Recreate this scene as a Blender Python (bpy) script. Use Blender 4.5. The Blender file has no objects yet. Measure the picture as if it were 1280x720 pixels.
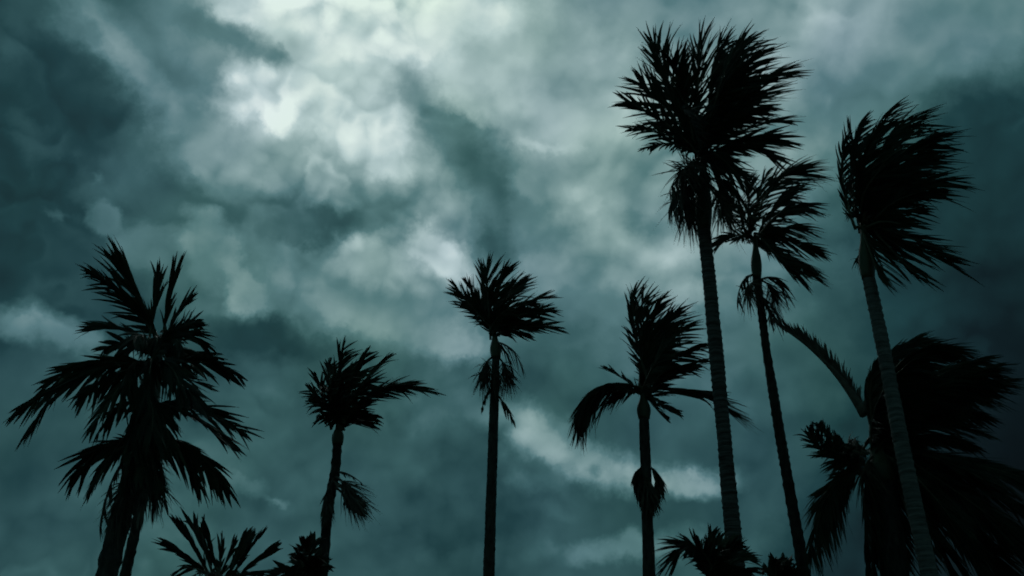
import bpy, math, random
import numpy as np
from mathutils import Vector

# ------------------------------------------------------------------ camera
scene = bpy.context.scene
PITCH = math.radians(27.0)
CAM = np.array([0.0, 0.0, 1.6])
FPX = 1280.0                                   # focal length, in photograph pixels
cam_data = bpy.data.cameras.new('camera')
cam_data.sensor_width = 36.0
cam_data.lens = 36.0
cam_data.clip_start = 0.05
cam_data.clip_end = 20000.0
cam = bpy.data.objects.new('camera', cam_data)
scene.collection.objects.link(cam)
cam.location = CAM
cam.rotation_euler = (math.pi / 2 + PITCH, 0, 0)
scene.camera = cam
CF = np.array([0, math.cos(PITCH), math.sin(PITCH)])
CU = np.array([0, -math.sin(PITCH), math.cos(PITCH)])
CR = np.array([1.0, 0, 0])


def ray(px, py):
    return CF + CR * (px - 640) / FPX + CU * (360 - py) / FPX


def at(px, py, Y):
    """world point at ground distance Y (metres ahead of the camera) seen at a photo pixel"""
    d = ray(px, py)
    return CAM + d * (Y / d[1])


def azel(px, py):
    d = ray(px, py)
    d = d / np.linalg.norm(d)
    return math.atan2(d[0], d[1]), math.asin(d[2])


# ------------------------------------------------------------------ world: storm sky
SUN_AZ, SUN_EL = azel(425, 5)                  # sun hidden behind the brightest cloud
world = bpy.data.worlds.new('World')
scene.world = world
world.use_nodes = True
world.cycles.sampling_method = 'MANUAL'
world.cycles.sample_map_resolution = 256
wt = world.node_tree
wt.nodes.clear()
WS = 0.08                                      # background strength


def wn(kind, **kw):
    n = wt.nodes.new(kind)
    for k, v in kw.items():
        setattr(n, k, v)
    return n


def lin(c):
    c = c / 255.0
    return c / 12.92 if c <= 0.04045 else ((c + 0.055) / 1.055) ** 2.4


def wmath(op, a, b=None, c=None, clamp=False):
    n = wn('ShaderNodeMath', operation=op, use_clamp=clamp)
    for i, v in enumerate((a, b, c)):
        if v is None:
            continue
        if isinstance(v, (int, float)):
            n.inputs[i].default_value = v
        else:
            wt.links.new(v, n.inputs[i])
    return n.outputs[0]


def wvec(op, a, b=None, scale=None):
    n = wn('ShaderNodeVectorMath', operation=op)
    for i, v in enumerate((a, b)):
        if v is None:
            continue
        if isinstance(v, tuple):
            n.inputs[i].default_value = v
        else:
            wt.links.new(v, n.inputs[i])
    if scale is not None:
        n.inputs['Scale'].default_value = scale
    return n.outputs['Value'] if op in ('LENGTH', 'DOT_PRODUCT') else n.outputs[0]


def wnoise(vec, scale, detail, rough, out='Fac', dist=0.0):
    n = wn('ShaderNodeTexNoise', noise_dimensions='3D')
    n.inputs['Scale'].default_value = scale
    n.inputs['Detail'].default_value = detail
    n.inputs['Roughness'].default_value = rough
    n.inputs['Distortion'].default_value = dist
    wt.links.new(vec, n.inputs['Vector'])
    return n.outputs[out]


gen = wn('ShaderNodeTexCoord').outputs['Generated']
gen = wvec('NORMALIZE', gen)
# cloud billows: domain warp in two octave bands
w1 = wvec('SCALE', wvec('SUBTRACT', wnoise(gen, 5.0, 3.0, 0.55, 'Color'), (0.5, 0.5, 0.5)), scale=0.028)
w2 = wvec('SCALE', wvec('SUBTRACT', wnoise(wvec('ADD', gen, (3.1, 1.7, 0.4)), 15.0, 5.0, 0.62, 'Color'), (0.5, 0.5, 0.5)), scale=0.06)
vor = wn('ShaderNodeTexVoronoi', feature='F1', voronoi_dimensions='3D')
vor.inputs['Scale'].default_value = 22.0
vor.inputs['Detail'].default_value = 1.0
vor.inputs['Roughness'].default_value = .55
wt.links.new(wvec('ADD', wvec('ADD', gen, w1), wvec('SCALE', w2, scale=0.4)), vor.inputs['Vector'])
puff = vor.outputs['Distance']
w3 = wvec('SCALE', wvec('SUBTRACT', wnoise(wvec('ADD', gen, w2), 48.0, 3.0, 0.6, 'Color'), (0.5, 0.5, 0.5)), scale=0.012)
dirw = wvec('NORMALIZE', wvec('ADD', wvec('ADD', gen, w1), wvec('ADD', w2, w3)))
sep = wn('ShaderNodeSeparateXYZ')
wt.links.new(dirw, sep.inputs[0])
az = wmath('ARCTAN2', sep.outputs[0], sep.outputs[1])
el = wmath('ARCSINE', sep.outputs[2])

# the storm deck that goes on all round the sky
deck = wnoise(dirw, 2.6, 5.0, 0.55)
mr = wn('ShaderNodeMapRange')
mr.inputs['From Min'].default_value = 0.32
mr.inputs['From Max'].default_value = 0.72
mr.inputs['To Min'].default_value = 38 / 255
mr.inputs['To Max'].default_value = 112 / 255
wt.links.new(deck, mr.inputs['Value'])
L = mr.outputs[0]
puff_c = wmath('MULTIPLY', wmath('SUBTRACT', puff, 0.50), 0.55)

# individual cloud masses: x, y, rx, ry, tilt, brightness, opacity, edge softness
CLOUDS = [
    (430, 90, 440, 280, 0, 204, 0.95, 1), (690, 150, 300, 240, 0, 166, 0.85, 1), (1060, 10, 420, 200, 0, 168, 0.9, 1), (40, 200, 300, 340, 0, 46, 0.95, 1),
    (120, 640, 520, 240, 0, 71, 0.85, 0.9), (600, 660, 500, 190, 0, 83, 0.85, 0.9), (900, 470, 330, 150, 0, 96, 0.85, 0.9), (1000, 230, 190, 200, 0, 156, 0.7, 1),
    (1250, 380, 280, 440, 0, 48, 0.97, 1), (1300, 650, 300, 380, 0, 4, 0.97, 1), (1100, 470, 170, 150, 0, 77, 0.5, 1), (800, 320, 220, 150, 0, 165, 0.85, 1),
    (500, 370, 240, 120, 0, 153, 0.85, 1), (330, 225, 190, 120, 0, 150, 0.75, 1), (100, 310, 230, 110, 0, 56, 0.7, 1), (1200, 60, 160, 70, 5, 141, 0.7, 1),
    (1120, 120, 160, 50, 20, 115, 0.6, 1), (150, 60, 150, 44, -38, 143, 0.85, 0.85), (100, 35, 40, 26, 0, 99, 0.7, 0.8), (20, 40, 30, 40, 0, 80, 0.7, 0.9),
    (110, 125, 110, 46, -28, 59, 0.85, 0.8), (60, 170, 60, 26, -10, 76, 0.6, 0.8), (195, 108, 40, 26, -30, 136, 0.7, 0.7), (220, 25, 60, 60, 0, 125, 0.7, 0.8),
    (330, 10, 80, 55, 0, 210, 0.8, 0.9), (280, 42, 110, 34, -8, 103, 0.9, 0.55), (350, 62, 40, 16, 0, 129, 0.85, 0.6), (425, 3, 130, 46, 0, 250, 0.97, 0.45),
    (490, 50, 120, 46, 0, 237, 0.85, 0.9), (430, 80, 90, 40, 0, 195, 0.7, 0.9), (330, 118, 80, 50, -12, 234, 0.92, 0.5), (300, 140, 50, 30, 0, 220, 0.6, 0.8),
    (440, 160, 120, 56, -24, 189, 0.9, 0.5), (380, 145, 60, 20, -10, 196, 0.6, 0.9), (495, 190, 45, 36, -30, 179, 0.8, 0.6), (590, 20, 120, 55, 0, 238, 0.85, 0.9),
    (640, 90, 110, 55, 0, 188, 0.85, 0.9), (760, 100, 80, 90, 0, 183, 0.7, 1), (800, 20, 70, 60, 0, 131, 0.7, 0.9), (525, 110, 60, 36, -35, 126, 0.7, 1),
    (570, 165, 100, 46, -25, 98, 0.85, 0.9), (615, 225, 130, 66, -25, 77, 0.9, 0.7), (500, 255, 90, 40, 10, 91, 0.8, 0.8), (600, 130, 60, 16, 0, 160, 0.6, 0.9),
    (690, 185, 46, 12, 0, 186, 0.85, 0.9), (700, 215, 60, 36, 0, 140, 0.6, 0.9), (740, 250, 60, 46, 0, 179, 0.85, 0.8), (742, 256, 14, 14, 0, 182, 0.8, 0.9),
    (655, 240, 34, 34, 0, 144, 0.7, 0.8), (685, 300, 110, 42, -20, 112, 0.85, 0.8), (130, 220, 9, 9, 0, 108, 0.7, 1), (210, 250, 190, 46, -8, 77, 0.92, 0.55),
    (290, 215, 50, 40, -30, 119, 0.6, 0.8), (440, 235, 110, 34, 12, 127, 0.75, 0.9), (400, 285, 170, 30, 3, 78, 0.94, 0.55), (340, 268, 70, 36, 0, 98, 0.8, 0.8),
    (140, 275, 34, 24, -20, 98, 0.85, 0.34), (80, 262, 24, 10, 0, 84, 0.6, 0.8), (210, 315, 110, 42, -10, 97, 0.9, 0.34), (268, 322, 62, 46, -32, 129, 0.95, 0.34),
    (225, 350, 110, 44, -20, 105, 0.85, 0.9), (305, 366, 44, 46, -20, 146, 0.9, 0.34), (350, 335, 50, 36, 0, 116, 0.85, 0.34), (400, 348, 90, 46, 0, 135, 0.9, 0.34),
    (355, 375, 70, 34, 0, 111, 0.8, 0.7), (480, 345, 80, 48, 0, 178, 0.9, 0.34), (542, 322, 64, 44, -15, 189, 0.95, 0.34), (450, 352, 150, 44, -3, 136, 0.45, 0.7),
    (500, 330, 30, 24, 0, 166, 0.7, 0.6), (565, 350, 52, 50, 0, 192, 0.85, 0.6), (440, 372, 70, 26, 0, 133, 0.7, 0.7), (500, 385, 100, 26, 0, 129, 0.7, 0.9),
    (622, 300, 64, 50, -38, 67, 0.9, 0.55), (700, 345, 60, 46, 0, 138, 0.85, 0.7), (760, 300, 40, 30, 0, 139, 0.6, 0.8), (815, 285, 40, 38, 0, 111, 0.8, 0.8),
    (845, 335, 66, 36, 25, 168, 0.9, 0.6), (860, 375, 34, 34, 0, 181, 0.8, 0.7), (760, 378, 60, 36, 0, 122, 0.75, 0.9), (320, 425, 180, 40, 0, 55, 0.94, 0.5),
    (180, 395, 120, 28, -5, 68, 0.85, 0.7), (60, 425, 130, 36, -8, 126, 0.8, 0.5), (80, 472, 140, 34, 0, 76, 0.85, 0.8), (510, 408, 80, 26, 0, 126, 0.8, 0.7),
    (572, 428, 70, 28, 0, 168, 0.75, 0.85), (560, 385, 50, 24, 0, 118, 0.6, 0.8), (430, 488, 170, 54, 0, 87, 0.9, 0.8), (350, 495, 50, 12, 0, 88, 0.6, 0.8),
    (560, 505, 120, 50, 0, 107, 0.85, 0.9), (650, 515, 80, 26, -22, 120, 0.85, 0.7), (665, 555, 90, 44, -28, 146, 0.92, 0.55), (640, 560, 40, 30, 0, 141, 0.6, 0.8),
    (765, 580, 95, 36, -12, 162, 0.92, 0.7), (720, 555, 40, 22, -35, 131, 0.7, 0.7), (865, 594, 75, 28, 0, 169, 0.92, 0.7), (855, 538, 140, 38, -10, 79, 0.94, 0.5),
    (960, 570, 80, 60, 0, 70, 0.8, 0.9), (690, 598, 44, 18, -40, 91, 0.7, 0.8), (738, 574, 14, 16, 20, 98, 0.7, 0.8), (660, 600, 40, 20, -20, 108, 0.7, 0.7),
    (800, 636, 200, 28, 0, 72, 0.9, 0.7), (680, 640, 50, 16, 0, 91, 0.7, 0.7), (790, 684, 120, 30, 3, 129, 0.8, 0.5), (870, 668, 40, 16, -10, 98, 0.7, 0.7),
    (350, 626, 26, 8, -15, 124, 0.7, 0.9), (305, 612, 50, 18, 0, 106, 0.75, 0.5), (290, 630, 60, 16, 0, 76, 0.6, 0.8), (220, 655, 100, 48, 0, 100, 0.75, 1),
    (590, 650, 130, 60, 0, 55, 0.8, 0.9), (1040, 690, 80, 70, 0, 32, 0.7, 1),
]
for i, (x, y, rx, ry, tilt, v, op, soft) in enumerate(CLOUDS):
    a, e = azel(x, y)
    m = wn('ShaderNodeMapping', vector_type='TEXTURE')
    m.inputs['Location'].default_value = (a, e, 0)
    m.inputs['Rotation'].default_value = (0, 0, math.radians(tilt))
    m.inputs['Scale'].default_value = (rx / FPX / math.cos(e), ry / FPX, 1e6)
    cb = wn('ShaderNodeCombineXYZ')               # z carries the chain so that clouds are evaluated one by one
    wt.links.new(az, cb.inputs[0])
    wt.links.new(el, cb.inputs[1])
    wt.links.new(L, cb.inputs[2])
    wt.links.new(cb.outputs[0], m.inputs['Vector'])
    r = wvec('LENGTH', m.outputs[0])
    if soft < .66:
        r = wmath('ADD', r, puff_c)             # scalloped edge
    k = wn('ShaderNodeMapRange', interpolation_type='SMOOTHSTEP')
    k.inputs['From Min'].default_value = 1.12
    k.inputs['From Max'].default_value = 1.12 - min(1, soft * 1.3 + .1) * 1.12
    k.inputs['To Min'].default_value = 0
    k.inputs['To Max'].default_value = op
    wt.links.new(r, k.inputs['Value'])
    mx = wn('ShaderNodeMix', data_type='FLOAT')
    wt.links.new(k.outputs[0], mx.inputs[0])
    wt.links.new(L, mx.inputs[2])
    mx.inputs[3].default_value = v / 255
    L = mx.outputs[0]
# vapour detail inside the clouds
d1 = wmath('SUBTRACT', wnoise(dirw, 8.0, 4.0, 0.5), 0.5)
# relief of the billows, lit from above: height here minus height a little towards the light
hs = wvec('ADD', gen, w1)
h0 = wnoise(hs, 12.0, 3.5, 0.5)
h1 = wnoise(wvec('ADD', hs, (-0.006, 0.0, 0.02)), 12.0, 3.5, 0.5)
relief = wmath('SUBTRACT', h0, h1)
vor2 = wn('ShaderNodeTexVoronoi', feature='F1', voronoi_dimensions='3D')
vor2.inputs['Scale'].default_value = 22.0
vor2.inputs['Detail'].default_value = 1.0
vor2.inputs['Roughness'].default_value = .55
wt.links.new(wvec('ADD', wvec('ADD', hs, wvec('SCALE', w2, scale=0.4)), (-0.004, 0.0, 0.014)), vor2.inputs['Vector'])
ball = wmath('SUBTRACT', vor2.outputs['Distance'], puff)          # rounded heads, brighter on top
patch = wmath('MULTIPLY', wmath('SUBTRACT', wnoise(gen, 4.0, 2.0, 0.5), 0.34, clamp=True), 1.5)
# banks of cumulus stacked one behind the other: bright scalloped top edge, shaded base
sepg = wn('ShaderNodeSeparateXYZ')
wt.links.new(hs, sepg.inputs[0])


edge = wmath('MULTIPLY_ADD', wmath('SUBTRACT', wnoise(wvec('ADD', gen, (7.7, 0.3, 5.9)), 6.0, 2.0, 0.5), 0.38, clamp=True), 2.4, 0.2)


def banks(freq, nscale, namp, pamp, seed):
    nz = wnoise(wvec('ADD', wvec('ADD', hs, wvec('SCALE', w2, scale=0.5)), seed), nscale, 4.0, 0.5)
    c = wmath('MULTIPLY_ADD', nz, namp, wmath('MULTIPLY', sepg.outputs[2], -freq))
    c = wmath('MULTIPLY_ADD', puff, pamp, c)
    fr = wmath('FRACT', c)
    up = wn('ShaderNodeMapRange', interpolation_type='SMOOTHSTEP')
    wt.links.new(edge, up.inputs['From Max'])
    wt.links.new(fr, up.inputs['Value'])
    return wmath('SUBTRACT', wmath('MULTIPLY', up.outputs[0], wmath('SUBTRACT', 1.0, fr)), 0.42)


b1 = banks(8.0, 4.0, 4.2, 0.42, (0.0, 0.0, 0.0))
b2 = banks(12.0, 6.0, 4.0, 0.55, (5.3, 2.2, 1.1))
patch2 = wmath('MULTIPLY', wmath('SUBTRACT', wnoise(wvec('ADD', gen, (1.7, 4.1, 2.9)), 4.5, 1.0, 0.5), 0.32, clamp=True), 2.2)
det = wmath('MULTIPLY_ADD', d1, 0.22, wmath('MULTIPLY_ADD', relief, 0.5, 1.06))
det = wmath('MULTIPLY_ADD', wmath('MULTIPLY', ball, patch), 0.45, det)
det = wmath('MULTIPLY_ADD', b1, 0.25, det)
det = wmath('MULTIPLY_ADD', wmath('MULTIPLY', b2, patch2), 0.34, det)
L = wmath('MULTIPLY', L, det)
ramp = wn('ShaderNodeValToRGB')
wt.links.new(L, ramp.inputs[0])
stops = [(0, (3, 5, 6)), (30, (13, 29, 33)), (60, (28, 60, 64)), (90, (55, 91, 94)), (120, (84, 120, 124)),
         (160, (136, 163, 165)), (200, (180, 202, 203)), (222, (206, 223, 221)), (245, (222, 238, 233))]
cr = ramp.color_ramp
while len(cr.elements) < len(stops):
    cr.elements.new(0.5)
for e_, (p, c) in zip(cr.elements, stops):
    e_.position = p / 255
    e_.color = (lin(c[0]), lin(c[1]), lin(c[2]), 1)
sky = wn('ShaderNodeTexSky', sky_type='NISHITA', sun_disc=False)
sky.sun_elevation = SUN_EL
sky.sun_rotation = SUN_AZ
hue = wmath('SUBTRACT', wnoise(gen, 6.0, 2.0, 0.5), 0.5)      # greener and bluer vapour
hv = wn('ShaderNodeCombineXYZ')
wt.links.new(wmath('MULTIPLY_ADD', hue, -0.16, 1.0), hv.inputs[0])
hv.inputs[1].default_value = 1.0
wt.links.new(wmath('MULTIPLY_ADD', hue, -0.30, 1.0), hv.inputs[2])
cl = wvec('SCALE', wvec('MULTIPLY', ramp.outputs[0], hv.outputs[0]), scale=1 / WS)
mixc = wn('ShaderNodeMix', data_type='RGBA')
mixc.inputs[0].default_value = 0.996            # closed cloud deck
wt.links.new(sky.outputs[0], mixc.inputs[6])
wt.links.new(cl, mixc.inputs[7])
bg = wn('ShaderNodeBackground')
bg.inputs['Strength'].default_value = WS
wt.links.new(mixc.outputs[2], bg.inputs['Color'])
wo = wn('ShaderNodeOutputWorld')
wt.links.new(bg.outputs[0], wo.inputs['Surface'])

# ------------------------------------------------------------------ sun (behind the cloud), exposure
sun_d = bpy.data.lights.new('sun', 'SUN')
sun_d.energy = 0.12
sun_d.angle = math.radians(25)
sun_d.color = (0.9, 1.0, 0.97)
sun = bpy.data.objects.new('sun', sun_d)
scene.collection.objects.link(sun)
sv = Vector((math.sin(SUN_AZ) * math.cos(SUN_EL), math.cos(SUN_AZ) * math.cos(SUN_EL), math.sin(SUN_EL)))
sun.rotation_euler = sv.to_track_quat('Z', 'Y').to_euler()
sun.location = (0, 0, 60)
vs = scene.view_settings
vs.view_transform = 'Standard'
vs.look = 'None'
vs.exposure = 0
vs.gamma = 1
vs.use_curve_mapping = False
scene.cycles.max_bounces = 3
scene.cycles.diffuse_bounces = 1
scene.cycles.glossy_bounces = 1
scene.cycles.transmission_bounces = 1
scene.cycles.use_adaptive_sampling = True
scene.cycles.adaptive_threshold = 0.03
scene.cycles.adaptive_min_samples = 6
scene.cycles.filter_width = 1.9
scene.cycles.use_denoising = True

# ------------------------------------------------------------------ materials
def material(name, c1, c2, scale, rough, bump=0.0, stretch=(1, 1, 1), rings=0.0, spec=0.3, trans=0.0):
    m = bpy.data.materials.new(name)
    m.use_nodes = True
    nt = m.node_tree
    b = nt.nodes['Principled BSDF']
    b.inputs['Roughness'].default_value = rough
    b.inputs['Specular IOR Level'].default_value = spec
    tc = nt.nodes.new('ShaderNodeTexCoord')
    mp = nt.nodes.new('ShaderNodeMapping')
    mp.inputs['Scale'].default_value = stretch
    nt.links.new(tc.outputs['Object'], mp.inputs[0])
    no = nt.nodes.new('ShaderNodeTexNoise')
    no.inputs['Scale'].default_value = scale
    no.inputs['Detail'].default_value = 6
    no.inputs['Roughness'].default_value = .65
    nt.links.new(mp.outputs[0], no.inputs['Vector'])
    rp = nt.nodes.new('ShaderNodeValToRGB')
    rp.color_ramp.elements[0].position = .35
    rp.color_ramp.elements[1].position = .68
    rp.color_ramp.elements[0].color = (*c1, 1)
    rp.color_ramp.elements[1].color = (*c2, 1)
    oi = nt.nodes.new('ShaderNodeObjectInfo')
    ad = nt.nodes.new('ShaderNodeMath')
    ad.operation = 'MULTIPLY_ADD'
    ad.inputs[1].default_value = .22
    sb = nt.nodes.new('ShaderNodeMath')
    sb.operation = 'SUBTRACT'
    sb.inputs[1].default_value = .11
    nt.links.new(oi.outputs['Random'], ad.inputs[0])
    nt.links.new(no.outputs['Fac'], ad.inputs[2])
    nt.links.new(ad.outputs[0], sb.inputs[0])
    nt.links.new(sb.outputs[0], rp.inputs[0])
    nt.links.new(rp.outputs[0], b.inputs['Base Color'])
    if trans:
        b.inputs['Subsurface Weight'].default_value = 0
        tr = nt.nodes.new('ShaderNodeBsdfTranslucent')
        nt.links.new(rp.outputs[0], tr.inputs[0])
        ms = nt.nodes.new('ShaderNodeMixShader')
        ms.inputs[0].default_value = trans
        nt.links.new(b.outputs[0], ms.inputs[1])
        nt.links.new(tr.outputs[0], ms.inputs[2])
        nt.links.new(ms.outputs[0], nt.nodes['Material Output'].inputs[0])
    if bump:
        bp = nt.nodes.new('ShaderNodeBump')
        bp.inputs['Strength'].default_value = bump
        bp.inputs['Distance'].default_value = .02
        nt.links.new(no.outputs['Fac'], bp.inputs['Height'])
        nt.links.new(bp.outputs[0], b.inputs['Normal'])
    return m


M_LEAF = material('palm_leaf', (.012, .018, .010), (.034, .046, .022), 3.0, .6, spec=.2, trans=.18)
M_RIB = material('palm_midrib', (.05, .055, .03), (.09, .09, .05), 6, .5)
M_SHAFT = material('crownshaft_sheath', (.04, .055, .03), (.08, .085, .045), 5, .5, .3)
M_BARK = material('palm_bark', (.035, .033, .031), (.18, .168, .155), 3.0, .9, .8, (.7, .7, 9))
M_DARKBARK = material('fibrous_bark', (.022, .020, .018), (.08, .072, .062), 7.0, .95, 1.0, (2, 2, .7))
M_DEAD = material('dead_frond', (.05, .045, .038), (.16, .14, .11), 6, .85)
M_FRUIT = material('fruit_strands', (.03, .03, .02), (.10, .08, .05), 8, .7)
M_GROUND = material('grass_soil', (.03, .04, .015), (.09, .08, .045), .6, .95, .5)


# ------------------------------------------------------------------ mesh helpers
def link_mesh(name, verts, faces, mat, parent=None, smooth=True):
    me = bpy.data.meshes.new(name)
    if isinstance(verts, np.ndarray):
        verts = verts.tolist()
    me.from_pydata(verts, [], faces if isinstance(faces, list) else faces.tolist())
    me.materials.append(mat)
    if smooth:
        me.polygons.foreach_set('use_smooth', [True] * len(me.polygons))
    me.update()
    o = bpy.data.objects.new(name, me)
    scene.collection.objects.link(o)
    if parent is not None:
        o.parent = parent
    return o


def unit(v):
    return v / np.maximum(np.linalg.norm(v, axis=-1, keepdims=True), 1e-9)


def bez(p0, p1, p2, t):
    t = np.asarray(t)[:, None]
    p = (1 - t) ** 2 * p0 + 2 * t * (1 - t) * p1 + t ** 2 * p2
    d = unit(2 * (1 - t) * (p1 - p0) + 2 * t * (p2 - p1))
    return p, d


def tube(pts, rad, seg=6):
    """verts and faces of a closed tube along pts"""
    n = len(pts)
    tan = unit(np.gradient(pts, axis=0))
    ref = np.array([0.13, 1.0, 0.07])
    a = unit(np.cross(tan, ref))
    b = np.cross(tan, a)
    ang = np.linspace(0, 2 * math.pi, seg, endpoint=False)
    ring = a[:, None, :] * np.cos(ang)[None, :, None] + b[:, None, :] * np.sin(ang)[None, :, None]
    rad = np.asarray(rad)
    if rad.ndim == 1:
        rad = rad[:, None]
    v = (pts[:, None, :] + ring * rad[:, :, None]).reshape(-1, 3)
    f = []
    for i in range(n - 1):
        for j in range(seg):
            k = (j + 1) % seg
            f.append((i * seg + j, i * seg + k, (i + 1) * seg + k, (i + 1) * seg + j))
    f.append(tuple(range(seg - 1, -1, -1)))
    f.append(tuple(range((n - 1) * seg, n * seg)))
    return v, f


PROFILE = np.array([.5, .95, 1.0, .86, .55, .06])
SS = np.linspace(0, 1, 6)


def blades(O, D, B, Ln, W, bend, fold):
    """leaflets: curved, V-folded tapering strips. O,D,B (n,3), Ln,W (n,), bend (n,3) added as s^2"""
    n = len(O)
    c = O[:, None] + Ln[:, None, None] * (D[:, None] * SS[None, :, None] + bend[:, None] * (SS ** 2)[None, :, None])
    N = unit(np.cross(D, B))
    hw = (W[:, None] * PROFILE[None])[:, :, None] * .5
    l = c + B[:, None] * hw + N[:, None] * hw * fold
    r = c - B[:, None] * hw + N[:, None] * hw * fold
    v = np.stack([l, c, r], 2).reshape(-1, 3)
    base = (np.arange(n) * 18)[:, None, None]
    i = np.arange(5)[None, :, None] * 3
    q1 = np.concatenate([i, i + 1, i + 4, i + 3], 2)
    q2 = np.concatenate([i + 1, i + 2, i + 5, i + 4], 2)
    f = np.concatenate([base + q1, base + q2], 1).reshape(-1, 4)
    return v, f


WIND = unit(np.array([1.0, .25, .12]))
DOWN = np.array([0, 0, -1.0])
rng = np.random.default_rng(11)


def frond(parent, origin, p0, p1, p2, wind=.5, grav=.15, roll=None, leaf=.36, dens=1.0, wid=.045, sweep=1.15,
          mat=None, name='frond', start=.08, rad=.022, separate=False, ragged=.08, spread=.85, sides=(1, -1)):
    """one feather leaf: curved midrib with leaflets on both sides, combed by the wind"""
    mat = mat or M_LEAF
    L0 = np.linalg.norm(p1 - p0) + np.linalg.norm(p2 - p1)
    t = np.linspace(0, 1, 15)
    pts, _ = bez(p0, p1, p2, t)
    rr = rad * (1 - .86 * t) + .002
    v, f = tube(pts - origin, rr, 5)
    o = link_mesh(name, v, f, M_RIB if mat is M_LEAF else mat, parent)
    if roll is None:
        roll = rng.uniform(-55, 55)
    n1 = max(6, int(L0 * 20 * dens))
    V = np.concatenate([[], ])
    Vs, Fs, off = [], [], 0
    ph = rng.uniform(0, 7, 4)
    for sgn in sides:
        tt = start + (.995 - start) * np.linspace(0, 1, n1) ** 1.2 + rng.normal(0, .25 / n1, n1)
        tt = np.clip(tt, start, 1)[rng.random(n1) > ragged]
        n = len(tt)
        O, T = bez(p0, p1, p2, tt)
        view = np.array([0, 1.0, .12])
        s0 = unit(np.cross(T, view))
        d0 = unit(np.cross(s0, T))
        a = math.radians(roll) + .35 * np.sin(tt * 5 + ph[0])
        S = s0 * np.cos(a)[:, None] + d0 * np.sin(a)[:, None]
        lift = np.cross(T, S) * .35
        fan = spread * (1 - .50 * tt ** 1.5)                      # leaflets point forward towards the tip
        clump = .10 * np.sin(tt * 31 + ph[1] * sgn) + .07 * np.sin(tt * 67 + ph[2])
        grp = np.cumsum(rng.random(n) < .42)                      # neighbours stuck together, gaps between
        gn = rng.normal(0, .13, (grp[-1] + 1, 3))[grp]
        D = (T * (sweep + .35 * tt)[:, None] + S * sgn * (fan + clump)[:, None] + lift
             + WIND * wind + DOWN * grav + gn + rng.normal(0, .035, (n, 3)))
        D = unit(D)
        prof = np.clip(.50 + 1.3 * (tt - start), 0, 1) * (1 - .42 * np.clip((tt - .6) / .4, 0, 1) ** 1.5)
        Ln = L0 * leaf * prof * rng.uniform(.78, 1.08, n)
        brk = rng.random(n) < ragged
        Ln = np.where(brk, Ln * rng.uniform(.35, .8, n), Ln)
        bend = (WIND * (.30 * wind)) + DOWN * (.12 + .5 * grav) + rng.normal(0, .06, (n, 3))
        kink = rng.random(n) < ragged * .7
        bend = np.where(kink[:, None], bend + DOWN * .25 + rng.normal(0, .10, (n, 3)), bend)
        N = unit(np.cross(T, S))
        B = unit(np.cross(D, N))
        ro = rng.normal(0, .55, n)
        B = unit(B * np.cos(ro)[:, None] + np.cross(D, B) * np.sin(ro)[:, None])
        W = wid * rng.uniform(.7, 1.3, n) * (.65 + .35 * prof)
        v, f = blades(O - origin, D, B, Ln, W, bend, .35)
        if separate:
            for k in range(n):
                link_mesh('leaflet', v[k * 18:(k + 1) * 18], f[:10], mat, o)
        else:
            Vs.append(v)
            Fs.append(f + off)
            off += len(v)
    if not separate:
        lf = link_mesh('leaflets', np.concatenate(Vs), np.concatenate(Fs), mat, o)
        lf['kind'] = 'stuff'
    return o


def trunk(parent, origin, pix, Y, r_top, r_base, mat, ring=.17, depth=.012, name='trunk', foot=(0, 0), seg=14):
    """tapered ringed stem through photo points (top first) at distance Y, down to the ground"""
    top = [at(x, y, Y) for x, y in pix]
    a, b = top[-2], top[-1]
    s = (b[0] - a[0]) / (b[2] - a[2])
    gx = b[0] - s * b[2] * .55 + foot[0]
    ctrl = np.array(top + [np.array([(b[0] - s * b[2] * .35), Y + foot[1] * .4, b[2] * .45]), np.array([gx, Y + foot[1], -.15])])
    z = ctrl[:, 2]
    n = int((z[0] - z[-1]) / (.022 if ring < .12 else .04))
    zz = np.linspace(z[0], z[-1], n)
    order = np.argsort(z)
    # smooth interpolation (Catmull style through a dense linear path)
    x = np.interp(zz, z[order], ctrl[order, 0])
    y = np.interp(zz, z[order], ctrl[order, 1])
    k = max(3, n // 9) | 1
    pad = k // 2
    ker = np.hanning(k + 2)[1:-1]
    ker /= ker.sum()
    sm = lambda q: np.convolve(np.concatenate([2 * q[0] - q[pad:0:-1], q, 2 * q[-1] - q[-2:-pad - 2:-1]]), ker, 'valid')
    pts = np.stack([sm(x), sm(y), zz], 1)
    h = zz[0] - zz
    H = h[-1]
    r = (r_top + (r_base - r_top) * (h / H) ** .8) * (1 + .05 * np.sin(h * .9 + Y) + .03 * np.sin(h * 2.3 + 2 * Y))
    r = r + r_base * .35 * np.clip((h - H + .8) / .8, 0, 1) ** 2
    ph = (h / ring + .5 * np.sin(h * 2.1) + .4 * np.sin(h * 5.3 + 1)) % 1.0
    r = r + depth * np.exp(-((ph - .5) / .16) ** 2) * np.where(h < H, 1, 1)
    ang = np.linspace(0, 2 * math.pi, seg, endpoint=False)
    R = r[:, None] * (1 + .05 * np.sin(3 * ang[None] + h[:, None] * 1.3) + .03 * np.sin(7 * ang[None] - h[:, None] * 5)
                      + rng.normal(0, .018, (n, seg)))
    v, f = tube(pts - origin, R, seg)
    return link_mesh(name, v, f, mat, parent), pts


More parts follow.
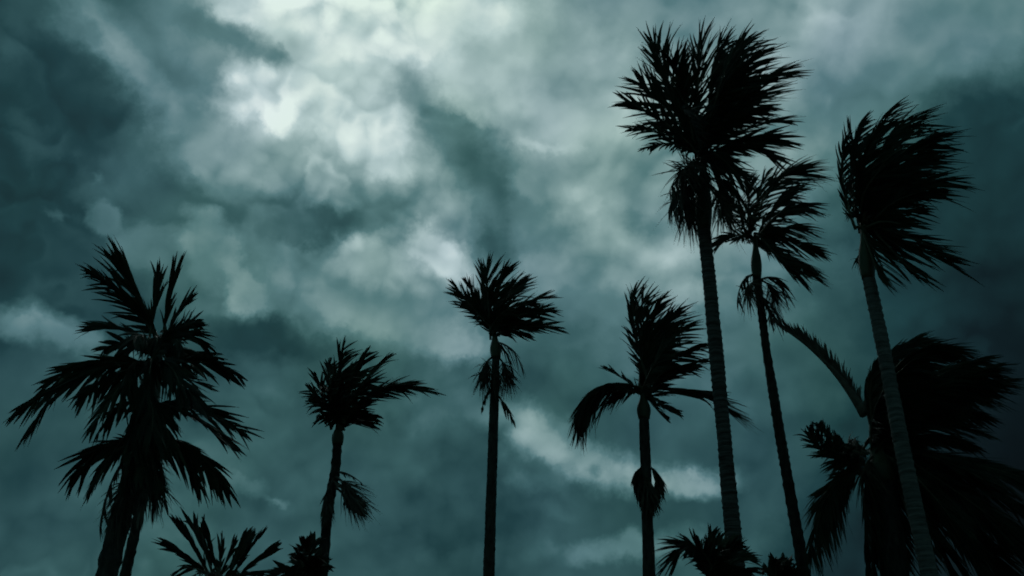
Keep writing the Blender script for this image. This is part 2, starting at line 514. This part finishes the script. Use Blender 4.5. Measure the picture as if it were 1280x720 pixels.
def shaft(parent, origin, p_bot, p_top, r0, r1, name='crownshaft', mat=None):
    t = np.linspace(0, 1, 14)
    pts = p_bot + (p_top - p_bot) * t[:, None]
    r = r0 + (r1 - r0) * t + r0 * .35 * np.sin(np.clip(t * 1.5, 0, 1) * math.pi) ** 1.2
    R = r[:, None] * (1 + .06 * np.sin(2 * np.linspace(0, 2 * math.pi, 12, endpoint=False)[None] + t[:, None] * 5))
    v, f = tube(pts - origin, R, 12)
    return link_mesh(name, v, f, mat or M_SHAFT, parent)


def bunch(parent, origin, p0, p1, p2, n=60, ln=.5, spread=.5, wid=.018, mat=None, name='fruit_bunch', wind=.15, grav=.9,
          beads=False, t0=.35):
    """hanging flower or fruit bunch: curved stalk, many drooping strands, small fruits along them"""
    mat = mat or M_FRUIT
    t = np.linspace(0, 1, 10)
    pts, _ = bez(p0, p1, p2, t)
    v, f = tube(pts - origin, .02 * (1 - .6 * t) + .004, 5)
    o = link_mesh(name, v, f, mat, parent)
    tt = rng.uniform(t0, 1, n)
    O, T = bez(p0, p1, p2, tt)
    D = unit(T * .5 + rng.normal(0, spread, (n, 3)) + DOWN * grav * .5 + WIND * wind)
    bend = DOWN * grav * .6 + WIND * wind * .6 + rng.normal(0, .1, (n, 3))
    Ln = ln * rng.uniform(.5, 1.1, n)
    B = unit(np.cross(D, rng.normal(0, 1, (n, 3))))
    vb, fb = blades(O - origin, D, B, Ln, np.full(n, wid), bend, .8)
    vs_, fs_ = [vb], [fb]
    if beads:
        m = n * 5
        pick = rng.integers(0, n, m)
        s = rng.uniform(.25, 1, m)[:, None]
        c = O[pick] - origin + Ln[pick][:, None] * (D[pick] * s + bend[pick] * s ** 2)
        r = rng.uniform(.012, .024, m)[:, None]
        octa = np.array([[1, 0, 0], [-1, 0, 0], [0, 1, 0], [0, -1, 0], [0, 0, 1.3], [0, 0, -1.3]])
        vv = (c[:, None] + octa[None] * r[:, None]).reshape(-1, 3)
        q = np.array([[0, 2, 4, 4], [2, 1, 4, 4], [1, 3, 4, 4], [3, 0, 4, 4], [2, 0, 5, 5], [1, 2, 5, 5], [3, 1, 5, 5], [0, 3, 5, 5]])
        tri = ((np.arange(m) * 6)[:, None, None] + q[None]).reshape(-1, 4)[:, :3] + len(vb)
        st = link_mesh('strands', np.concatenate([vb, vv]), fb.tolist() + tri.tolist(), mat, o)
    else:
        st = link_mesh('strands', vb, fb, mat, o)
    st['kind'] = 'stuff'
    return o


GROUP = 'palms tossed by the storm wind'


def palm(name, label, foot_pt, category='palm tree'):
    e = bpy.data.objects.new(name, None)
    e.empty_display_size = .5
    scene.collection.objects.link(e)
    e.location = foot_pt
    e['label'] = label
    e['category'] = category
    e['group'] = GROUP
    return e


def build_palm(label, Y, base, stem, fronds, r_top=.09, r_base=.13, bark=None, wind=.5, grav=.12, shaft_px=None, wid=.045,
               dens=1.0, leaf=.36, extra=0, extra_len=1.2, dead=(), bunches=(), name='palm_tree', ring=.17, rdepth=.012,
               foot=(0, 0), jit=.06, opts=None, spread=.68, size=1.0):
    """base: pixel of the crown's heart; stem: pixels down the trunk (top first);
    fronds: (mid x, mid y, tip x, tip y, depth of tip in metres towards(-)/away(+)[, options])"""
    top = at(stem[0][0], stem[0][1], Y)
    bl = at(stem[-1][0], stem[-1][1], Y)
    org = np.array([bl[0], Y + foot[1], 0.0])
    e = palm(name, label, org)
    bark = bark or M_BARK
    _, path = trunk(e, org, stem, Y, r_top, r_base, bark, ring, rdepth, foot=foot)
    heart = at(base[0], base[1], Y)
    if np.linalg.norm(heart - top) > .1:
        shaft(e, org, top - unit(heart - top) * .05, heart + unit(heart - top) * .08, r_top * 1.15, r_top * .55)
    m_px = np.linalg.norm(at(base[0] + 100, base[1], Y) - heart) / 100      # metres per pixel
    for fr in fronds:
        mx_, my_, tx, ty, dz = fr[:5]
        mx_, my_ = base[0] + (mx_ - base[0]) * size, base[1] + (my_ - base[1]) * size
        tx, ty = base[0] + (tx - base[0]) * size, base[1] + (ty - base[1]) * size
        kw = dict(wind=wind, grav=grav, leaf=leaf, wid=wid, dens=dens, spread=spread)
        if opts:
            kw.update(opts)
        b0 = heart + rng.normal(0, jit, 3)
        if len(fr) > 5:
            q = dict(fr[5])
            if 'base' in q:
                b0 = at(q['base'][0], q['base'][1], Y) + rng.normal(0, .03, 3)
                q.pop('base')
            kw.update(q)
        frond(e, org, b0, at(mx_, my_, Y + dz * .5), at(tx, ty, Y + dz), **kw)
    for i in range(extra):
        # leaves that stand towards or away from the viewer fill the middle of the crown
        a = rng.uniform(-.9, .9) * math.pi
        sgn = -1 if i % 2 else 1
        d = np.array([.45 * math.sin(a), sgn * rng.uniform(.6, 1), rng.uniform(.3, .9)])
        mid = heart + unit(d) * extra_len * .55
        tip = heart + unit(d + np.array([.45, 0, -.25])) * extra_len * 1.0
        kw = dict(wind=wind, grav=grav, leaf=leaf, wid=wid, dens=dens, spread=spread)
        if opts:
            kw.update(opts)
        frond(e, org, heart + rng.normal(0, jit, 3), mid, tip, **kw)
    for q in dead:
        b0, m0, t0, dz, kw = q
        k2 = dict(mat=M_DEAD, name='dead_frond', wind=.35, grav=.7, leaf=.3, wid=.028, dens=.9, ragged=.2, spread=.5)
        k2.update(kw)
        frond(e, org, at(b0[0], b0[1], Y - .05), at(m0[0], m0[1], Y + dz * .5), at(t0[0], t0[1], Y + dz), **k2)
    for q in bunches:
        b0, m0, t0, dz, kw = q
        bunch(e, org, at(b0[0], b0[1], Y - .03 if dz < 0 else Y + .03), at(m0[0], m0[1], Y + dz * .6), at(t0[0], t0[1], Y + dz), **kw)
    return e


# ------------------------------------------------------------------ ground
def ground():
    rings = [0, 4, 8, 14, 22, 34, 55, 100, 250, 700, 2000, 6000]
    seg = 64
    v = [(0, 0, 0)]
    f = []
    for i, r in enumerate(rings[1:]):
        for j in range(seg):
            a = 2 * math.pi * j / seg
            z = 0 if r > 60 else random.Random(i * 99 + j).uniform(-.04, .04)
            v.append((r * math.cos(a), r * math.sin(a) + 10, z))
    for j in range(seg):
        f.append((0, 1 + j, 1 + (j + 1) % seg))
    for i in range(len(rings) - 2):
        for j in range(seg):
            k = (j + 1) % seg
            a, b = 1 + i * seg, 1 + (i + 1) * seg
            f.append((a + j, b + j, b + k, a + k))
    o = link_mesh('ground', v, f, M_GROUND)
    o['kind'] = 'structure'


ground()

# ------------------------------------------------------------------ the palms
# tallest palm
build_palm('tallest palm, thick ringed pale trunk and huge ragged crown near the top edge', 14.0, (879, 196),
           [(880, 285), (892, 410), (905, 540), (916, 665)],
           [(842, 115, 814, 48, .3, dict(wind=.2)), (868, 105, 876, 40, -.3, dict(wind=.3)), (888, 108, 900, 48, .2, dict(wind=.35)), (893, 120, 914, 66, -.6, dict(wind=.35)), (852, 95, 838, 66, -.7, dict(wind=.2)), (900, 110, 928, 46, .4), (925, 105, 975, 84, -.2),
            (915, 130, 962, 108, .7), (935, 150, 980, 148, -.6), (935, 165, 978, 172, .3), (822, 136, 776, 122, -.2, dict(wind=.05, leaf=.36)), (826, 156, 780, 158, .4, dict(wind=.0, leaf=.34)), (835, 130, 796, 98, .6, dict(wind=.1)),
            (840, 168, 800, 184, -.8, dict(leaf=.3, wind=.0)), (930, 165, 972, 196, -.3), (905, 90, 905, 62, 1.0), (860, 130, 826, 96, 1.0, dict(wind=.2)),
            (890, 120, 945, 64, -1.0), (900, 185, 935, 232, -.5, dict(grav=.4)), (880, 160, 905, 120, -1.4), (870, 150, 850, 130, -1.5),
            (890, 140, 930, 120, 1.2), (885, 190, 905, 255, .4, dict(grav=.5)), (880, 190, 870, 240, -.4, dict(grav=.5))],
           r_top=.092, r_base=.128, wind=.42, wid=.042, leaf=.46, size=.92, extra=2, extra_len=1.2, ring=.105, rdepth=.010,
           dead=[((878, 215), (852, 205), (838, 240), -.3, dict(grav=.6, leaf=.5)), ((880, 225), (854, 235), (844, 272), .2, dict(leaf=.5)), ((876, 220), (846, 225), (836, 262), -.5, dict(leaf=.4)),
                 ((885, 225), (915, 215), (925, 262), -.3, dict(leaf=.45, mat=M_LEAF)), ((882, 230), (905, 250), (912, 285), .3, dict(leaf=.45, mat=M_LEAF))],
           bunches=[((878, 225), (860, 222), (853, 255), -.3, dict(n=150, ln=.5)), ((884, 230), (900, 235), (903, 265), -.4, dict(n=120, ln=.45)),
                    ((876, 240), (865, 250), (862, 268), .3, dict(n=120, ln=.45)), ((880, 215), (872, 195), (852, 215), -.5, dict(n=200, ln=.5, mat=M_DEAD, spread=.8, grav=.5))])

# slim palm just right of it
build_palm('slim dark palm leaning beside the tallest palm, fronds streaming right', 16.5, (944, 296),
           [(946, 345), (958, 440), (978, 560), (1003, 705)],
           [(936, 250, 934, 224, -.3, dict(wind=.1)), (945, 250, 958, 216, .4, dict(wind=.3)), (958, 215, 1002, 212, .2), (975, 252, 1006, 256, -.3, dict(grav=.35)),
            (985, 278, 1006, 286, .5, dict(grav=.3)), (985, 298, 1022, 314, -.2), (975, 313, 1018, 346, .2, dict(grav=.25)), (970, 322, 1000, 344, -.6),
            (915, 285, 897, 304, .3, dict(wind=.1)), (920, 265, 905, 245, .6, dict(wind=.1)), (925, 275, 908, 275, -.5, dict(wind=.1)), (960, 262, 985, 238, .9),
            (930, 300, 905, 302, -.2, dict(wind=.2)), (940, 270, 925, 250, -1.0)],
           r_top=.068, r_base=.105, bark=M_DARKBARK, wind=.55, wid=.04, dens=1.15, leaf=.46, extra=1, extra_len=1.0, grav=.15, size=.96,
           dead=[((948, 345), (927, 338), (922, 375), -.2, dict(leaf=.4, mat=M_LEAF)), ((950, 350), (975, 338), (979, 368), .2, dict(leaf=.4, mat=M_LEAF)),
                 ((953, 372), (968, 380), (978, 408), -.3, dict(leaf=.3)), ((953, 376), (964, 390), (966, 408), .1, dict(leaf=.3))],
           bunches=[((949, 350), (938, 350), (934, 368), -.3, dict(n=80, ln=.4)), ((949, 350), (962, 352), (966, 366), .2, dict(n=80, ln=.4)),
                    ((953, 375), (960, 382), (966, 396), -.2, dict(n=40, ln=.3))])

# wind-swept palm on the right
build_palm('bare-trunked palm on the right with its whole crown combed rightward', 13.0, (1079, 284),
           [(1085, 345), (1103, 430), (1128, 560), (1156, 690)],
           [(1043, 220, 1054, 170, .1, dict(roll=10, wind=.25, leaf=.28)), (1056, 200, 1072, 152, .3, dict(wind=.3, leaf=.34)), (1070, 190, 1104, 140, -.2, dict(wind=.5)), (1085, 185, 1134, 146, .3),
            (1095, 200, 1160, 166, -.3), (1105, 215, 1150, 190, .6), (1115, 230, 1182, 222, .2), (1110, 245, 1165, 236, -.5),
            (1110, 262, 1150, 262, .2), (1110, 285, 1178, 312, -.3), (1115, 288, 1186, 328, .3), (1100, 300, 1150, 348, -.2, dict(grav=.3)),
            (1090, 300, 1125, 338, .5, dict(grav=.4)), (1086, 310, 1100, 350, -.3, dict(grav=.4)), (1070, 230, 1084, 180, -.8, dict(wind=.4)), (1085, 220, 1115, 190, -1.0),
            (1090, 240, 1130, 215, 1.0), (1060, 235, 1070, 190, .7, dict(wind=.4)), (1095, 270, 1130, 280, -.9)],
           r_top=.08, r_base=.125, wind=.8, wid=.038, leaf=.46, size=.95, extra=2, extra_len=1.1, ring=.10, rdepth=.009, grav=.08,
           bunches=[((1082, 310), (1076, 312), (1074, 324), .2, dict(n=50, ln=.2)), ((1072, 270), (1066, 269), (1060, 269), 0, dict(n=14, ln=.12, grav=.2))])

# centre right palm with fruit skirt
build_palm('palm with a hanging skirt of fruit bunches halfway down its smooth trunk', 16.0, (804, 492),
           [(805, 520), (807, 590), (809, 650), (812, 735)],
           [(789, 420, 791, 368, .1, dict(roll=30, wind=.4)), (796, 425, 804, 372, .5, dict(wind=.3)), (804, 425, 820, 376, -.4, dict(wind=.3)), (812, 435, 840, 390, .4, dict(wind=.3)), (818, 440, 856, 408, -.2, dict(wind=.35)), (808, 445, 828, 400, .8, dict(wind=.4)), (820, 455, 872, 430, .2),
            (830, 470, 876, 450, -.5), (862, 474, 912, 514, .2, dict(roll=70, grav=.3)), (850, 482, 895, 500, -.4, dict(roll=60)),
            (736, 460, 722, 520, .1, dict(roll=60, grav=.55, wind=.0, leaf=.42, dens=1.4, wid=.05)), (744, 464, 724, 514, -.4, dict(roll=40, grav=.5, wind=.0, leaf=.42, dens=1.3)), (752, 472, 735, 505, .4, dict(grav=.5, wind=.0)), (780, 472, 760, 462, .3, dict(wind=.1)), (785, 484, 768, 488, -.5, dict(wind=.1)),
            (825, 502, 848, 518, -.3, dict(leaf=.3)), (820, 508, 833, 524, .4, dict(leaf=.3)), (800, 450, 803, 405, .9, dict(wind=.6)), (812, 460, 835, 430, -1.0)],
           r_top=.08, r_base=.13, bark=M_DARKBARK, wind=.45, wid=.042, leaf=.46, extra=2, extra_len=.9, rdepth=.004, size=.97,
           bunches=[((807, 584), (788, 586), (798, 612), -.12, dict(n=260, ln=.24, spread=.16, wid=.04, t0=.22)), ((808, 584), (828, 586), (818, 612), -.12, dict(n=260, ln=.24, spread=.16, wid=.04, t0=.22)),
                    ((808, 588), (808, 600), (808, 612), -.25, dict(n=260, ln=.3, spread=.22, wid=.04, t0=.3)), ((808, 588), (808, 600), (809, 612), .25, dict(n=200, ln=.3, spread=.22, wid=.04, t0=.3))])

# centre palm
build_palm('lone centre palm, thin smooth trunk, compact crown with hanging clusters beneath', 18.0, (618, 416),
           [(620, 445), (617, 520), (614, 620), (611, 735)],
           [(590, 384, 568, 358, .1, dict(wind=.1, roll=20)), (596, 372, 582, 352, -.5, dict(wind=.1)), (608, 365, 607, 332, .4, dict(wind=.2)), (620, 365, 632, 332, -.2), (632, 365, 652, 350, .4),
            (645, 375, 682, 370, .2), (650, 390, 688, 386, -.5), (655, 400, 694, 410, .2), (645, 405, 680, 408, -.6), (640, 413, 660, 420, .3),
            (625, 375, 640, 352, 1.0), (605, 380, 590, 370, .9, dict(wind=.1)), (610, 375, 615, 350, -1.0), (600, 390, 580, 372, .5, dict(wind=.1)), (635, 385, 665, 376, -1.0)],
           r_top=.075, r_base=.118, bark=M_DARKBARK, wind=.45, wid=.045, leaf=.46, extra=3, extra_len=1.0, rdepth=.004, grav=.0, size=.93,
           dead=[((618, 428), (640, 428), (652, 458), -.2, dict(leaf=.4)), ((620, 428), (635, 438), (640, 462), .2, dict(leaf=.4)), ((618, 490), (628, 498), (640, 524), -.2, dict(leaf=.34, wid=.045, mat=M_LEAF)), ((616, 485), (606, 492), (602, 514), .2, dict(leaf=.2, grav=.5, wid=.05, mat=M_LEAF))],
           bunches=[((619, 445), (604, 450), (604, 472), -.2, dict(n=160, ln=.38)), ((620, 445), (632, 452), (633, 470), .2, dict(n=140, ln=.36)), ((619, 450), (618, 460), (618, 478), -.3, dict(n=120, ln=.35))])

# centre-left palm with dead frond
build_palm('crooked palm left of centre with a dried brown frond caught on its trunk', 16.0, (423, 532),
           [(422, 552), (420, 586), (409, 640), (404, 705)],
           [(402, 502, 386, 486, .2, dict(wind=.1)), (405, 492, 394, 466, -.4, dict(wind=.15)), (418, 482, 428, 434, .1, dict(wind=.2)), (412, 480, 412, 456, .6, dict(wind=.15)), (435, 482, 456, 442, -.3), (445, 482, 480, 448, .3),
            (468, 464, 532, 486, .1, dict(roll=50, leaf=.3)), (462, 476, 512, 480, -.5, dict(leaf=.32)), (405, 515, 396, 520, -.3, dict(wind=.1)), (442, 513, 468, 520, .3), (410, 510, 390, 500, .6, dict(wind=.1)),
            (440, 495, 470, 472, -.8), (430, 490, 440, 460, 1.0), (415, 500, 402, 480, -1.0), (445, 495, 485, 482, .7), (425, 490, 432, 462, -1.0), (410, 505, 394, 492, -.8, dict(wind=.1))],
           r_top=.07, r_base=.118, bark=M_DARKBARK, wind=.35, wid=.042, leaf=.42, extra=3, extra_len=1.0, size=.96,
           dead=[((418, 596), (434, 600), (440, 630), -.2, dict(leaf=.3)), ((416, 602), (430, 608), (446, 638), -.3, dict(leaf=.26, wid=.06, grav=.4)),
                 ((417, 598), (408, 618), (404, 640), -.2, dict(leaf=.3, wid=.05, wind=0)), ((420, 590), (436, 590), (452, 604), .1, dict(leaf=.25))],
           bunches=[((417, 600), (407, 618), (408, 634), -.2, dict(n=260, ln=.22, spread=.25, wid=.035, mat=M_DEAD)), ((418, 595), (430, 600), (440, 622), -.25, dict(n=160, ln=.4, wind=.5, mat=M_DEAD)), ((418, 608), (430, 618), (446, 632), -.25, dict(n=200, ln=.22, wid=.03, wind=.5, mat=M_DEAD))])

# left pair
UP = dict(wind=.06, dens=.7, leaf=.62, spread=.30, sweep=1.7, start=.25, wid=.046, grav=0)
T2, T3, T4 = (188, 462), (182, 506), (176, 552)
build_palm('big shaggy palm at the left, thick trunk and many layers of drooping fronds', 12.0, (187, 462),
           [(182, 512), (171, 585), (150, 650), (139, 690), (129, 740)],
           [(130, 436, 58, 478, .2, dict(grav=.12, wind=.0, leaf=.32, base=T2)), (112, 448, 18, 514, -.2, dict(grav=.3, wind=.05, leaf=.26, base=T2)), (140, 452, 96, 500, -.5, dict(grav=.35, wind=.05, base=T2)), (62, 488, 30, 540, -.2, dict(grav=.7, wind=.05, leaf=.5, base=(78, 478))),
            (250, 438, 302, 468, .1, dict(leaf=.32, base=T2)), (150, 470, 118, 530, -.6, dict(grav=.4, wind=.05, base=T2)), (225, 470, 250, 505, -.7, dict(grav=.3, base=T2)),
            (240, 494, 304, 540, .1, dict(base=T3)), (236, 508, 290, 560, -.4, dict(base=T3)), (150, 500, 120, 545, -.2, dict(grav=.4, wind=.05, base=T3)), (200, 500, 215, 560, -.8, dict(grav=.4, base=T3)), (170, 500, 158, 565, -.8, dict(grav=.4, base=T3)),
            (122, 550, 88, 600, .2, dict(grav=.25, wind=.0, base=T4, leaf=.42)), (136, 556, 110, 618, -.3, dict(grav=.45, wind=.05, base=T4)), (228, 538, 276, 600, -.2, dict(grav=.4, base=T4)), (222, 552, 250, 612, .3, dict(grav=.5, base=T4)), (238, 545, 284, 612, .5, dict(grav=.4, base=T4)),
            (165, 430, 150, 500, -.9, dict(grav=.4, base=T2)), (190, 425, 185, 490, -1.0, dict(grav=.5, base=T2)), (212, 435, 228, 485, -.9, dict(grav=.4, base=T2)), (195, 480, 190, 545, -1.0, dict(grav=.5, base=T3)), (178, 520, 172, 590, -.8, dict(grav=.5, base=T3)), (190, 560, 198, 610, -.5, dict(grav=.6, base=T4)), (165, 560, 150, 610, -.5, dict(grav=.6, base=T4))],
           r_top=.10, r_base=.13, bark=M_DARKBARK, wind=.2, wid=.046, dens=.9, leaf=.38, size=.95, extra=2, extra_len=.9, grav=.15, ring=.2, rdepth=.02,
           dead=[((180, 550), (165, 575), (150, 625), -.2, dict(leaf=.3)), ((182, 550), (195, 585), (190, 635), -.2, dict(leaf=.35)), ((170, 560), (135, 590), (126, 655), .1, dict(leaf=.2)),
                 ((180, 560), (180, 600), (174, 640), -.4, dict(leaf=.35)), ((178, 550), (155, 590), (144, 650), -.3, dict(leaf=.3)), ((184, 540), (205, 570), (204, 625), -.3, dict(leaf=.35))],
           bunches=[((180, 560), (192, 580), (188, 610), -.3, dict(n=140, ln=.35, mat=M_DEAD)), ((176, 570), (162, 590), (160, 615), -.3, dict(n=140, ln=.35, mat=M_DEAD)), ((170, 590), (150, 605), (146, 640), -.2, dict(n=140, ln=.3, mat=M_DEAD)),
                    ((186, 470), (180, 490), (182, 530), -.3, dict(n=160, ln=.4, mat=M_DEAD)), ((186, 500), (192, 520), (186, 560), -.3, dict(n=160, ln=.4, mat=M_DEAD))])

build_palm('palm behind the shaggy one, stiff upright fronds topping the left clump', 13.2, (196, 440),
           [(193, 500), (186, 590), (173, 645), (155, 725)],
           [(160, 380, 126, 344, .1, dict(wind=.0)), (176, 375, 152, 336, -.2, UP), (180, 380, 163, 345, .4, UP), (196, 380, 197, 352, .1, UP), (205, 380, 218, 348, -.2, UP), (216, 395, 232, 382, .3, UP),
            (230, 402, 256, 432, .2, dict(grav=.35)), (225, 400, 248, 408, -.5), (160, 408, 126, 410, .4, UP), (165, 418, 132, 436, -.4, dict(wind=.05)), (205, 400, 225, 430, -1.0, dict(grav=.35)), (180, 400, 165, 430, -1.0, dict(grav=.35)),
            (195, 400, 198, 440, -1.1, dict(grav=.4)), (168, 425, 150, 450, -.5, dict(grav=.3, wind=0)), (220, 425, 245, 460, -.6, dict(grav=.4))],
           r_top=.055, r_base=.075, bark=M_DARKBARK, wind=.15, wid=.045, leaf=.42, extra=2, extra_len=.9, grav=.04, spread=.6)

# low palms along the bottom edge
LOW = dict(separate=True, sweep=1.7, start=.35, ragged=.03, dens=.55)
build_palm('low palm at the bottom edge left, stiff broad leaflets fanned like blades', 13.0, (276, 740),
           [(276, 746), (277, 790)],
           [(252, 705, 218, 684, .1), (254, 695, 228, 662, -.2), (262, 695, 240, 658, .3), (268, 700, 259, 664, -.3), (276, 705, 277, 676, .2), (284, 705, 290, 680, -.3),
            (292, 702, 304, 674, .2), (300, 702, 322, 674, -.2), (305, 710, 336, 688, .2), (296, 704, 312, 676, .5)],
           r_top=.09, r_base=.14, bark=M_DARKBARK, wind=.06, wid=.05, leaf=.55, grav=0,
           opts=LOW, spread=.32,
           dead=[((272, 735), (262, 705), (238, 722), -.3, dict(leaf=.5, grav=.3)), ((274, 735), (270, 702), (258, 722), -.5, dict(leaf=.5, grav=.3)), ((276, 738), (282, 705), (300, 718), -.4, dict(leaf=.5, grav=.2, mat=M_LEAF)),
                 ((278, 738), (300, 705), (340, 722), .2, dict(leaf=.5, grav=.2, mat=M_LEAF)), ((276, 738), (255, 700), (225, 712), .2, dict(leaf=.5, grav=.2, mat=M_LEAF))])
build_palm('dark bushy low palm beside the crooked palm at the bottom edge', 15.0, (386, 724),
           [(386, 738), (386, 790)],
           [(374, 692, 368, 690, .1), (380, 684, 380, 674, -.2), (388, 684, 392, 674, .2), (398, 697, 408, 704, .1), (372, 706, 356, 712, -.2), (392, 694, 400, 694, -.5),
            (380, 692, 376, 684, -.6), (362, 712, 340, 714, .3), (378, 700, 370, 698, .6), (390, 700, 396, 690, .6)],
           r_top=.09, r_base=.14, bark=M_DARKBARK, wind=.3, wid=.06, leaf=.5, extra=5, extra_len=.4, dens=1.2, size=.92)
build_palm('low palm tucked at the foot of the tallest palm, curled frond on its left', 12.5, (893, 735),
           [(893, 745), (894, 800)],
           [(870, 660, 846, 694, .1, dict(grav=.35, wind=.05)), (878, 672, 862, 684, -.3, dict(grav=.2, wind=.05)), (890, 685, 890, 670, .1, dict(wind=.05)), (905, 685, 920, 680, -.3), (912, 695, 932, 696, .1),
            (910, 707, 932, 716, -.2), (885, 695, 882, 680, .5, dict(wind=.05)), (900, 695, 908, 678, .5), (895, 702, 900, 690, -.6), (880, 695, 868, 694, .3, dict(wind=.05))],
           r_top=.09, r_base=.14, bark=M_DARKBARK, wind=.2, wid=.042, leaf=.45, extra=4, extra_len=.6, dens=1.3)
build_palm('small rounded palm top barely rising over the bottom edge', 15.0, (975, 742),
           [(975, 750), (975, 800)],
           [(964, 710, 958, 714, .1), (970, 706, 970, 702, -.2), (978, 704, 982, 704, .2), (986, 710, 994, 716, .1), (975, 708, 976, 704, -.5), (983, 710, 988, 710, -.4), (970, 710, 966, 708, .5)],
           r_top=.09, r_base=.14, bark=M_DARKBARK, wind=.2, wid=.05, leaf=.5, extra=4, extra_len=.45, dens=1.6)

# large coconut palm, lower right, behind the bare trunk
build_palm('large dark palm filling the lower right corner, fronds blown over right', 15.0, (1096, 560),
           [(1104, 600), (1112, 660), (1122, 740)],
           [(1040, 444, 974, 408, .3, dict(roll=12, wind=.35, leaf=.22, base=(1082, 520), rad=.075, sweep=1.5, wid=.03, dens=2.6, start=.0, spread=.5, sides=(-1, -1), grav=.0, mat=M_DEAD, name='frond')),
            (1050, 586, 1010, 546, .1, dict(roll=25, wind=.45, leaf=.44, base=(1078, 580))), (1048, 576, 1014, 540, -.4, dict(roll=15, wind=.5, leaf=.40, base=(1078, 575))), (1050, 560, 1024, 532, .3, dict(roll=15, wind=.5, leaf=.36, base=(1078, 570))),
            (1036, 580, 1012, 690, -.2, dict(roll=15, grav=.35, wind=.12, leaf=.34, spread=.9, base=(1078, 590))), (1042, 590, 1020, 676, .3, dict(roll=25, grav=.4, wind=.15, leaf=.34, spread=.9, base=(1078, 590))),
            (1078, 590, 1084, 735, -.3, dict(roll=20, grav=.8, wind=.0, leaf=.14)), (1085, 600, 1094, 740, .3, dict(roll=20, grav=.8, wind=.0, leaf=.14)), (1090, 600, 1104, 740, -.4, dict(roll=20, grav=.8, wind=.0, leaf=.16)),
            (1078, 462, 1125, 434, .2), (1096, 428, 1180, 438, -.3), (1085, 440, 1150, 428, .6), (1112, 460, 1215, 488, .4), (1125, 490, 1222, 518, -.5), (1105, 470, 1170, 470, 1.0),
            (1080, 490, 1095, 455, -.6, dict(wind=.4)), (1140, 515, 1220, 540, .3), (1120, 500, 1190, 510, -1.0), (1078, 510, 1082, 475, .6, dict(wind=.4)), (1150, 535, 1210, 555, -.6),
            (1100, 490, 1150, 470, -1.2), (1110, 510, 1160, 500, 1.2), (1090, 520, 1110, 490, -1.0),
            (1180, 560, 1280, 606, .3, dict(grav=.4)), (1180, 575, 1280, 640, -.3, dict(grav=.4)), (1170, 590, 1260, 680, .2, dict(grav=.4)), (1160, 600, 1220, 705, -.3, dict(grav=.4)),
            (1150, 610, 1190, 720, .3, dict(grav=.5)), (1135, 610, 1150, 715, -.4, dict(grav=.5)), (1190, 570, 1290, 600, -.8), (1200, 600, 1290, 690, .8, dict(grav=.4)), (1180, 600, 1250, 655, -.8, dict(grav=.4)),
            (1170, 610, 1210, 690, .9, dict(grav=.4)), (1120, 610, 1125, 700, .6, dict(grav=.5)), (1220, 610, 1300, 720, -.4, dict(grav=.4)), (1200, 640, 1260, 730, .5, dict(grav=.4)), (1160, 560, 1230, 600, -1.4, dict(grav=.3)),
            (1140, 580, 1190, 650, -1.4, dict(grav=.4))],
           r_top=.17, r_base=.22, wind=.6, wid=.034, leaf=.30, extra=10, extra_len=2.0, grav=.2, dens=2.6, bark=M_DARKBARK,
           bunches=[((1092, 570), (1082, 575), (1078, 596), -.3, dict(n=100, ln=.4))])
